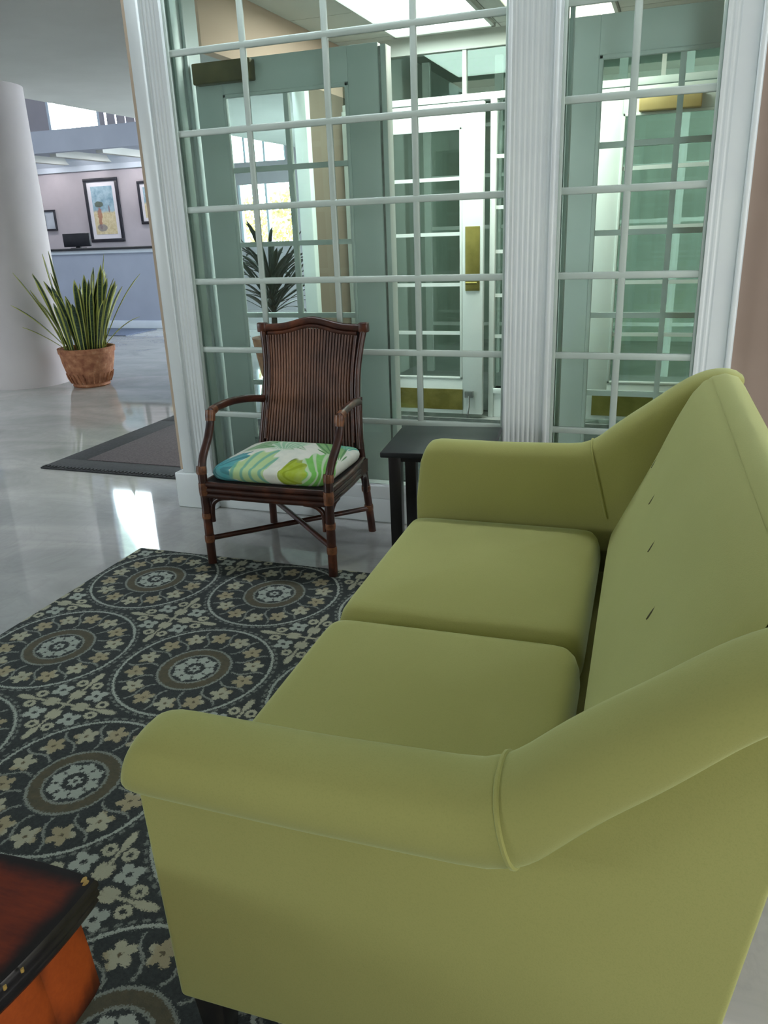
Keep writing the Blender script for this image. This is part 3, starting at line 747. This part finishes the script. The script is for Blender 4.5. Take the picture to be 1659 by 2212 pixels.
# ================================================================== ARMCHAIR
ch = thing('armchair', 'dark rattan armchair with reeded back and tropical leaf cushion', 'chair', (-1.413, 2.735, 0), math.radians(1.2))
def cane(name, pts, rad, k=6, mat='rattan', n=12):
    return obj(name, MB().tube(smooth_path(pts, k), rad, n), mat, ch, smooth=True, angle=60)
def wrap_(p, axis, r, L=0.022, label=None):
    ax = Vector(axis).normalized(); p = Vector(p)
    return obj('binding', MB().tube([p-ax*L*0.5, p-ax*L*0.25, p, p+ax*L*0.25, p+ax*L*0.5], [r*0.97, r, r*1.02, r, r*0.97], 12), 'binding', ch, smooth=True, angle=60)
FY, BY = -0.247, 0.252
def backy(z): return 0.190+(z-0.40)*0.225
fl = 0.262
zb = 0.0125
for s in (-1, 1):
    # front leg and arm support in one bent cane
    cane('leg', [(s*fl, FY, zb), (s*fl, FY, 0.14), (s*fl, FY, 0.30), (s*(fl+0.002), FY+0.002, 0.40)], 0.0175, 5)
    cane('arm_support', [(s*(fl+0.003), FY+0.004, 0.395), (s*(fl+0.006), FY+0.028, 0.445), (s*(fl+0.010), FY+0.085, 0.505), (s*(fl+0.012), FY+0.118, 0.560), (s*(fl+0.010), FY+0.122, 0.597)], 0.0160, 6)
    cane('arm_rest', [(s*(fl+0.010), FY+0.118, 0.598), (s*(fl+0.008), FY+0.165, 0.610), (s*(fl-0.005), 0.04, 0.612), (s*0.232, 0.16, 0.598), (s*0.214, backy(0.58)+0.005, 0.580)], 0.0155, 6)
    wrap_((s*(fl+0.010), FY+0.121, 0.588), (0, 0.2, 1), 0.0195, 0.042)
    wrap_((s*(fl+0.009), FY+0.142, 0.604), (0, 1, 0.2), 0.0180, 0.030)
    wrap_((s*(fl+0.003), FY+0.002, 0.400), (0, 0.1, 1), 0.0200, 0.030)
    wrap_((s*fl, FY, 0.325), (0, 0, 1), 0.0200, 0.050)
    wrap_((s*fl, FY, 0.215), (0, 0, 1), 0.0200, 0.022)
    wrap_((s*fl, FY, 0.118), (0, 0, 1), 0.0200, 0.028)
    # rear leg, runs up into the back post
    cane('leg', [(s*0.240, BY+0.012, 0.0), (s*0.232, BY-0.002, 0.14), (s*0.222, BY-0.020, 0.30), (s*0.216, 0.222, 0.42), (s*0.214, backy(0.52)+0.010, 0.52), (s*0.212, backy(0.60)+0.006, 0.60)], 0.0165, 6)
    for z in (0.115, 0.205, 0.30): wrap_((s*(0.240-z*0.06), BY+0.010-z*0.10, z), (0, -0.15, 1), 0.0195, 0.024)
    cane('back_post', [(s*0.226, backy(0.40), 0.392), (s*0.216, backy(0.50), 0.50), (s*0.207, backy(0.62), 0.62), (s*0.208, backy(0.72), 0.72), (s*0.218, backy(0.81), 0.81), (s*0.230, backy(0.878), 0.878)], 0.0145, 6)
    cane('back_bead', [(s*0.203, backy(0.42)-0.012, 0.42), (s*0.196, backy(0.52)-0.012, 0.52), (s*0.188, backy(0.64)-0.012, 0.64), (s*0.190, backy(0.74)-0.012, 0.74), (s*0.199, backy(0.845)-0.012, 0.845)], 0.0070, 5)
    # curved corner braces under the seat
    cane('corner_brace', [(s*(fl-0.105), FY+0.006, 0.292), (s*(fl-0.060), FY+0.006, 0.286), (s*(fl-0.030), FY+0.006, 0.262), (s*(fl-0.024), FY+0.004, 0.225), (s*(fl-0.024), FY+0.004, 0.190)], 0.0095, 6)
    cane('corner_brace', [(s*(fl-0.012), 0.13, 0.292), (s*(fl-0.016), 0.175, 0.284), (s*(fl-0.020), 0.200, 0.255), (s*(fl-0.024), 0.205, 0.20)], 0.0090, 6)
    cane('corner_brace', [(s*(fl-0.004), FY+0.10, 0.292), (s*(fl-0.004), FY+0.055, 0.284), (s*(fl-0.004), FY+0.028, 0.255), (s*(fl-0.004), FY+0.024, 0.20)], 0.0090, 6)
    # side rails
    for z in (0.302, 0.324, 0.346): cane('side_rail', [(s*(fl-0.002), FY+0.01, z), (s*(fl-0.006), 0, z), (s*0.236, 0.20, z)], 0.0115, 3)
for z in (0.300, 0.322, 0.344): cane('front_rail', [(-fl, FY, z), (0, FY-0.002, z-0.002), (fl, FY, z)], 0.0118, 4)
for z in (0.305, 0.335): cane('rear_rail', [(-0.236, 0.205, z), (0.236, 0.205, z)], 0.0118, 3)
cane('stretcher', [(-fl, FY, 0.118), (0.0, 0.002, 0.118), (0.238, BY-0.004, 0.112)], 0.0110, 4)
cane('stretcher', [(fl, FY, 0.128), (0.0, 0.002, 0.138), (-0.238, BY-0.004, 0.128)], 0.0110, 4)
def crest(x): 
    t = abs(x)/0.230; return 0.874+0.030*math.exp(-(t/0.42)**2)
cane('crest_rail', [(x, backy(crest(x)), crest(x)) for x in [-0.238, -0.20, -0.15, -0.10, -0.05, 0, 0.05, 0.10, 0.15, 0.20, 0.238]], 0.0155, 3)
cane('crest_bead', [(x, backy(crest(x))-0.010, crest(x)-0.022) for x in [-0.20, -0.15, -0.10, -0.05, 0, 0.05, 0.10, 0.15, 0.20]], 0.0085, 3)
for s in (-1, 1): obj('corner_block', B(-0.020, 0.020, -0.018, 0.016, -0.020, 0.020), 'rattan', ch, bevel=0.006).location = (s*0.229, backy(0.876), 0.876)
obj('back_panel', MB().rings([[(-w_, backy(z)+0.008, z), (w_, backy(z)+0.008, z), (w_, backy(z)+0.002, z), (-w_, backy(z)+0.002, z)] for z, w_ in ((0.395, 0.222), (0.5, 0.212), (0.62, 0.203), (0.72, 0.204), (0.80, 0.212), (0.868, 0.224))]), 'reedback', ch)
NR = 30
def backhalf(z):
    T = [(0.39, 0.205), (0.52, 0.195), (0.64, 0.187), (0.74, 0.189), (0.86, 0.200)]
    return interp(T, z)
for k in range(NR):
    t = (k+0.5)/NR*2-1
    zt = crest(t*0.2)-0.018
    pts = [(t*backhalf(z), backy(z)-0.003, z) for z in (0.392, 0.47, 0.55, 0.64, 0.72, 0.80, zt)]
    obj('reed', MB().tube(pts, 0.0054, 8), 'reed', ch, smooth=True, angle=80)
cu = obj('seat_cushion', cushion_mesh(-0.245, 0.245, -0.235, 0.185, 0.352, 0.410, 0.028, 0.044, 0.2), 'print', ch, smooth=True, angle=80)
cu['label'] = 'white cushion printed with teal and lime tropical leaves'
obj('seat_frame', B(-0.255, 0.255, FY+0.004, FY+0.012, 0.296, 0.352).box(0.248, 0.256, -0.24, 0.20, 0.296, 0.35).box(-0.256, -0.248, -0.24, 0.20, 0.296, 0.35), 'rattan', ch)
obj('seat_board', B(-0.25, 0.25, -0.24, 0.20, 0.340, 0.353), 'reedback', ch)
# ================================================================== COFFEE TABLE
TT = 0.418
ct = thing('coffee_table', 'red-brown wooden coffee table with black rubbed edges beside the sofa arm', 'table', (-0.681, 0.648, 0.0095))
SD = 0.52
TC = [(0.0, 0.0), (SD*math.cos(math.radians(255)), SD*math.sin(math.radians(255))), (SD*math.cos(math.radians(195)), SD*math.sin(math.radians(195)))]
CC = (sum(p[0] for p in TC)/3, sum(p[1] for p in TC)/3)
def outline(off=0.0, n=20):
    """three-cornered top with bowed sides, front corner at the origin"""
    P = []
    for q in range(3):
        a, b_ = TC[q], TC[(q+1) % 3]
        mx, my = (a[0]+b_[0])/2-CC[0], (a[1]+b_[1])/2-CC[1]; L = math.hypot(mx, my)
        for k in range(n):
            t = k/n; bow = 4*0.048*t*(1-t)
            P.append((a[0]+(b_[0]-a[0])*t+mx/L*bow, a[1]+(b_[1]-a[1])*t+my/L*bow))
    return [(CC[0]+(x-CC[0])*(1-off), CC[1]+(y-CC[1])*(1-off)) for x, y in P]
def attr(o, vals):
    a = o.data.attributes.new('rim', 'FLOAT', 'POINT'); a.data.foreach_set('value', vals)
R = []; val = []
for off, z in ((0.012, TT), (0.05, TT+0.0005), (0.12, TT+0.0005), (0.22, TT+0.0005), (0.36, TT+0.0005), (0.6, TT+0.0005), (0.95, TT+0.0005)):
    r = outline(off); R.append([(x, y, z) for x, y in r]); val += [min(1.0, off/0.30)]*len(r)
top = MB().rings(R, cap=False); n_ = len(R[0]); b0 = len(top.v); top.f.append(tuple(b0-n_+j for j in range(n_)))
o = obj('table_top', top, 'cabtop', ct, smooth=True, angle=30); attr(o, val)
prof = [(0.012, TT), (0.0, TT-0.005), (0.0, TT-0.012), (0.010, TT-0.016), (0.004, TT-0.020), (0.004, TT-0.027), (0.018, TT-0.031), (0.012, TT-0.036), (0.030, TT-0.044), (0.06, TT-0.046)]
em = obj('edge_moulding', MB().rings([[(x, y, z) for x, y in outline(off)] for off, z in prof], cap=False), 'cabrim', ct, smooth=True, angle=50); em['label'] = 'black ribbed edge moulding'
for k, (x, y) in enumerate([(-0.010, -0.012), (-0.016, -0.008), (0.006, -0.145), (0.0035, -0.17), (0.0, -0.19)]):
    c = MB(); s0 = 0.0035 if k < 2 else 0.0016
    c.rings([[(x+s0*math.cos(a)*(1+0.3*math.sin(3*a+k)), y+s0*1.6*math.sin(a), TT-0.004+dz) for a in [2*PI*j/7 for j in range(7)]] for dz in (0, 0.0052)])
    obj('gilded_chip', c, 'chip', em)
# body: bowed side boards with grooves between them, on bracket legs
Z0b, Z1b = 0.235, TT-0.042
for q in range(3):
    ol = outline(0.10, 24)[q*24:q*24+25]
    if q == 2: ol.append(outline(0.10, 24)[0])
    if len(ol) < 25: ol.append(outline(0.10, 24)[(q+1)*24 % 72])
    for k in range(6):
        seg = ol[k*4:k*4+5]; rg = []; val = []
        for i, (x, y) in enumerate(seg):
            dx, dy = CC[0]-x, CC[1]-y; L = math.hypot(dx, dy); dx, dy = dx/L, dy/L
            e = min(i, 4-i)/2
            ins = 0.004 if e == 0 else 0
            rg.append([(x+dx*ins, y+dy*ins, Z1b), (x+dx*(ins-0.006), y+dy*(ins-0.006), (Z0b+Z1b)/2), (x+dx*(ins-0.010), y+dy*(ins-0.010), Z0b), (x+dx*0.02, y+dy*0.02, Z0b), (x+dx*0.02, y+dy*0.02, Z1b)])
            val += [0.30+0.7*e, 0.55+0.45*e, 0.25, 0.0, 0.0]
        o = obj('side_board', MB().rings(rg), 'cabside', ct, smooth=True, angle=30); attr(o, val)
for p in TC:
    x, y = CC[0]+(p[0]-CC[0])*0.62, CC[1]+(p[1]-CC[1])*0.62
    obj('leg', MB().rings([[(x+sx*a, y+sy*a, z) for sx, sy in ((-1, -1), (1, -1), (1, 1), (-1, 1))] for a, z in ((0.014, 0.0), (0.017, 0.08), (0.024, 0.18), (0.028, Z0b+0.02))]), 'cabrim', ct, bevel=0.004)
ob = outline(0.17)
obj('inner_box', MB().rings([[(x, y, z) for x, y in ob] for z in (Z0b+0.004, TT-0.047)]), 'cabrim', ct)
# ================================================================== LEFT LOBBY
col = MB().lathe([(0.38, 0.0), (0.38, 2.5)], n=64)
o = obj('column', col, 'column', smooth=True, angle=40); o.location = (-5.713, 5.837, 0)
tag(o, 'thick round off-white column standing at the left edge beside the potted plant', 'column')
def strap_leaf(base, azim, lean, L, wd, curl, twist, n=9):
    """one upright sword leaf; returns MB and uv list"""
    m = MB(); uv = []
    p = Vector(base); ca, sa = math.cos(azim), math.sin(azim); side0 = Vector((-sa, ca, 0))
    for i in range(n+1):
        t = i/n; ang = lean+curl*t*t
        if i: p = p+Vector((math.sin(ang)*ca, math.sin(ang)*sa, math.cos(ang)))*(L/n)
        w_ = wd*(0.55+0.9*t-0.2*t*t)*(1 if t < 0.72 else max(0.03, math.sqrt(max(0, 1-((t-0.72)/0.28)**1.7))))
        tw = twist*t; sd = Vector((math.cos(tw)*side0.x+math.sin(tw)*ca, math.cos(tw)*side0.y+math.sin(tw)*sa, 0))
        inn = Vector((ca, sa, 0))*(-0.18*w_)
        m.v += [tuple(p-sd*w_/2), tuple(p+inn), tuple(p+sd*w_/2)]; uv += [(0, t), (0.5, t), (1, t)]
    for i in range(n):
        for j in range(2):
            a = i*3+j; m.f.append((a, a+1, a+4, a+3))
    return m, uv
def leaf_obj(m, uv, mat, parent):
    o = obj('leaf', m, mat, parent, smooth=True, angle=180)
    me = o.data; l = me.uv_layers.new(name='UVMap')
    for lp in me.loops: l.data[lp.index].uv = uv[lp.vertex_index]
    so = o.modifiers.new('t', 'SOLIDIFY'); so.thickness = 0.003
    return o
pl = thing('potted_plant', 'variegated snake plant in a terracotta pot beside the column', 'plant', (-4.985, 5.83, 0))
pot_o = obj('pot', MB().lathe([(0.155, 0.0), (0.165, 0.012), (0.158, 0.030), (0.172, 0.05), (0.200, 0.12), (0.226, 0.22), (0.238, 0.30), (0.246, 0.302), (0.250, 0.345), (0.232, 0.347), (0.222, 0.30), (0.0, 0.29)], n=48), 'terracotta', pl, smooth=True, angle=35)
for k in range(26):
    a = 2*PI*k/26
    obj('pot_flute', MB().tube([(0.170*math.cos(a), 0.170*math.sin(a), 0.035), (0.190*math.cos(a), 0.190*math.sin(a), 0.08), (0.206*math.cos(a), 0.206*math.sin(a), 0.125)], [0.008, 0.010, 0.004], 6), 'terracotta', pot_o, smooth=True)
obj('soil', MB().lathe([(0.222, 0.300), (0.10, 0.318), (0.002, 0.322)], n=24, cap=False), 'soil', pl, smooth=True)
rnd = random.Random(11)
def toward(px_angle): return px_angle
for k in range(52):
    rr = 0.19*math.sqrt(rnd.random()); a = math.radians(rnd.uniform(-150, 135))
    L = rnd.uniform(0.50, 0.80)*(1.0-0.25*(rr/0.2)*rnd.random())
    m, uv = strap_leaf((rr*math.cos(a), rr*math.sin(a), 0.30), a, 0.06+0.30*(rr/0.2)*rnd.random()+0.05, L, rnd.uniform(0.038, 0.060), rnd.uniform(0.0, 0.35), rnd.uniform(-1.0, 1.0))
    leaf_obj(m, uv, 'snake', pl)
rdir = math.atan2(0.66, 0.75)
for (az, lean, L, wd, curl) in ((rdir+PI, 0.62, 0.62, 0.042, 0.35), (rdir+PI+0.25, 0.85, 0.46, 0.038, 0.25), (rdir, 0.46, 0.78, 0.040, 0.30), (rdir-0.5, 0.75, 0.52, 0.024, 0.5), (rdir+PI+0.12, 0.42, 0.80, 0.036, 0.12),
                                (rdir+0.1, 0.16, 0.84, 0.044, 0.02), (rdir+PI, 0.12, 0.86, 0.042, 0.0), (rdir+PI+0.6, 0.10, 0.88, 0.042, 0.0), (rdir, 0.30, 0.62, 0.04, 0.1)):
    m, uv = strap_leaf((0.13*math.cos(az), 0.13*math.sin(az), 0.30), az, lean, L, wd, curl, 0.25)
    leaf_obj(m, uv, 'snake', pl)
# dark plant seen through the doorway
p2 = thing('potted_palm', 'dark strap-leaved plant seen through the glazed door against bright windows', 'plant', (-3.42, 6.5, 0))
obj('pot', MB().lathe([(0.14, 0), (0.15, 0.02), (0.20, 0.30), (0.21, 0.36), (0.19, 0.36), (0.0, 0.33)], n=32), 'terracotta', p2, smooth=True, angle=35)
obj('stem', MB().tube([(0, 0, 0.3), (0.01, 0, 0.6), (-0.01, 0.01, 0.9)], [0.03, 0.025, 0.02], 8), 'soil', p2, smooth=True)
for k in range(70):
    a = rnd.random()*2*PI; t = rnd.random()
    m, uv = strap_leaf((0, 0, 0.55+0.35*t), a, rnd.uniform(0.15, 1.3), rnd.uniform(0.40, 0.70), rnd.uniform(0.03, 0.05), rnd.uniform(0.2, 1.1), rnd.uniform(-0.5, 0.5))
    leaf_obj(m, uv, 'darkleaf', p2)
# reception desk
rd = thing('reception_desk', 'long blue-grey reception desk with dark top and white base', 'desk', (-9.2, 9.9, 0))
obj('front_panel', B(-3.6, 3.0, 0, 0.05, 0.11, 1.06), 'blue', rd)
obj('upper_band', B(-3.6, 3.0, -0.03, 0.05, 1.06, 1.11), 'trimw', rd, bevel=0.006)
obj('desk_top', B(-3.6, 3.02, -0.06, 0.62, 1.112, 1.140), 'dark', rd, bevel=0.004)
obj('base', B(-3.6, 3.0, -0.02, 0.05, 0, 0.11), 'trimw', rd, bevel=0.006)
mon = thing('computer_monitor', 'dark flat computer monitor standing on the reception desk', 'monitor', (-8.74, 10.40, 1.14))
obj('screen_housing', B(-0.25, 0.25, -0.015, 0.02, 0.02, 0.215), 'dark', mon, bevel=0.006)
obj('stand', B(-0.04, 0.04, 0.0, 0.03, 0.006, 0.06).box(-0.10, 0.10, -0.05, 0.08, 0, 0.008), 'dark', mon)
pb = thing('desk_bin', 'small dark box at the far left end of the reception desk top', 'box', (-9.58, 10.2, 1.14))
obj('box_body', B(-0.035, 0.035, -0.05, 0.05, 0, 0.055), 'dark', pb, bevel=0.004)
def picture(name, label, x, z, w_, h, fr_, matw, art, y=12.0, grp=None):
    t = thing(name, label, 'picture', (x, y, z), 0, grp); a, b_ = w_/2, h/2
    obj('frame', B(-a, a, -0.03, 0, -b_, -b_+fr_).box(-a, a, -0.03, 0, b_-fr_, b_).box(-a, -a+fr_, -0.03, 0, -b_+fr_, b_-fr_).box(a-fr_, a, -0.03, 0, -b_+fr_, b_-fr_), 'framebl', t, bevel=0.004)
    obj('mat_board', B(-a+fr_, a-fr_, -0.012, -0.002, -b_+fr_, b_-fr_), 'matboard', t)
    obj('print', B(-a+fr_+matw, a-fr_-matw, -0.016, -0.0125, -b_+fr_+matw, b_-fr_-matw), art, t)
    return t
picture('framed_print', 'tall black-framed beach scene print hanging above the desk beside the monitor', -9.40, 1.722, 0.70, 1.03, 0.055, 0.075, 'beach')
picture('framed_print', 'black-framed print half hidden behind the left end of the glass partition', -8.35, 1.81, 0.62, 0.68, 0.045, 0.055, 'beach')
picture('certificate', 'small black-framed certificate, right one of the pair near the column', -10.58, 1.605, 0.255, 0.345, 0.028, 0.002, 'paper')
picture('certificate', 'small black-framed certificate mostly hidden behind the column', -10.93, 1.605, 0.255, 0.345, 0.028, 0.002, 'paper')
# soffit lamps
for k in range(6):
    t = thing('soffit_light', 'small recessed lamp in the soffit above the reception wall', 'ceiling light', (-12.05+k*0.86, 11.55, 2.56), 0, 'recessed soffit lamps above the reception desk')
    obj('lamp', MB().lathe([(0.07, -0.006), (0.07, 0.0)], n=16), 'downl', t)
    obj('trim_ring', MB().rings([[(r*math.cos(2*PI*j/20), r*math.sin(2*PI*j/20), z) for j in range(20)] for r, z in ((0.07, -0.010), (0.09, -0.010), (0.09, 0), (0.07, 0))], cap=False, loop=True), 'white', t, smooth=True)
    l = bpy.data.lights.new('soffit_lamp', 'AREA'); l.size = 0.12; l.energy = 5.5; l.color = (1, 0.94, 0.92)
    lo = bpy.data.objects.new('soffit_lamp', l); COL.objects.link(lo); lo.location = (-12.05+k*0.86, 11.55, 2.53)
struct(obj('ground_outside', B(-14, -4, 12.8, 17, -0.1, 0), 'porchfloor'))
# sunlit shrubs outside the far window
for i, (x, z, r) in enumerate(((-8.6, 1.35, 0.9), (-6.85, 1.25, 0.82))):
    m = MB()
    for k in range(900):
        u = rnd.random()*2*PI; v_ = math.acos(2*rnd.random()-1); q = Vector((math.sin(v_)*math.cos(u), math.sin(v_)*math.sin(u), math.cos(v_)))*r*rnd.uniform(0.6, 1.05)
        c = q+Vector((0, 0, z)); s_ = 0.06; a = rnd.random()*PI
        b = len(m.v); d1 = Vector((math.cos(a), 0.3, math.sin(a)))*s_; d2 = Vector((-math.sin(a), 0.3, math.cos(a)))*s_*0.5
        m.v += [tuple(c-d1), tuple(c-d2), tuple(c+d1), tuple(c+d2)]; m.f.append((b, b+1, b+2, b+3))
    m.tube([(0, 0, 0), (0, 0, z)], 0.04, 6)
    o = obj('shrub', m, 'shrub'); o.location = (x, 14.4, 0.0)
    tag(o, ['taller dry sunlit shrub outside the far window, left', 'lower dry sunlit shrub outside the far window, right'][i], 'shrub')
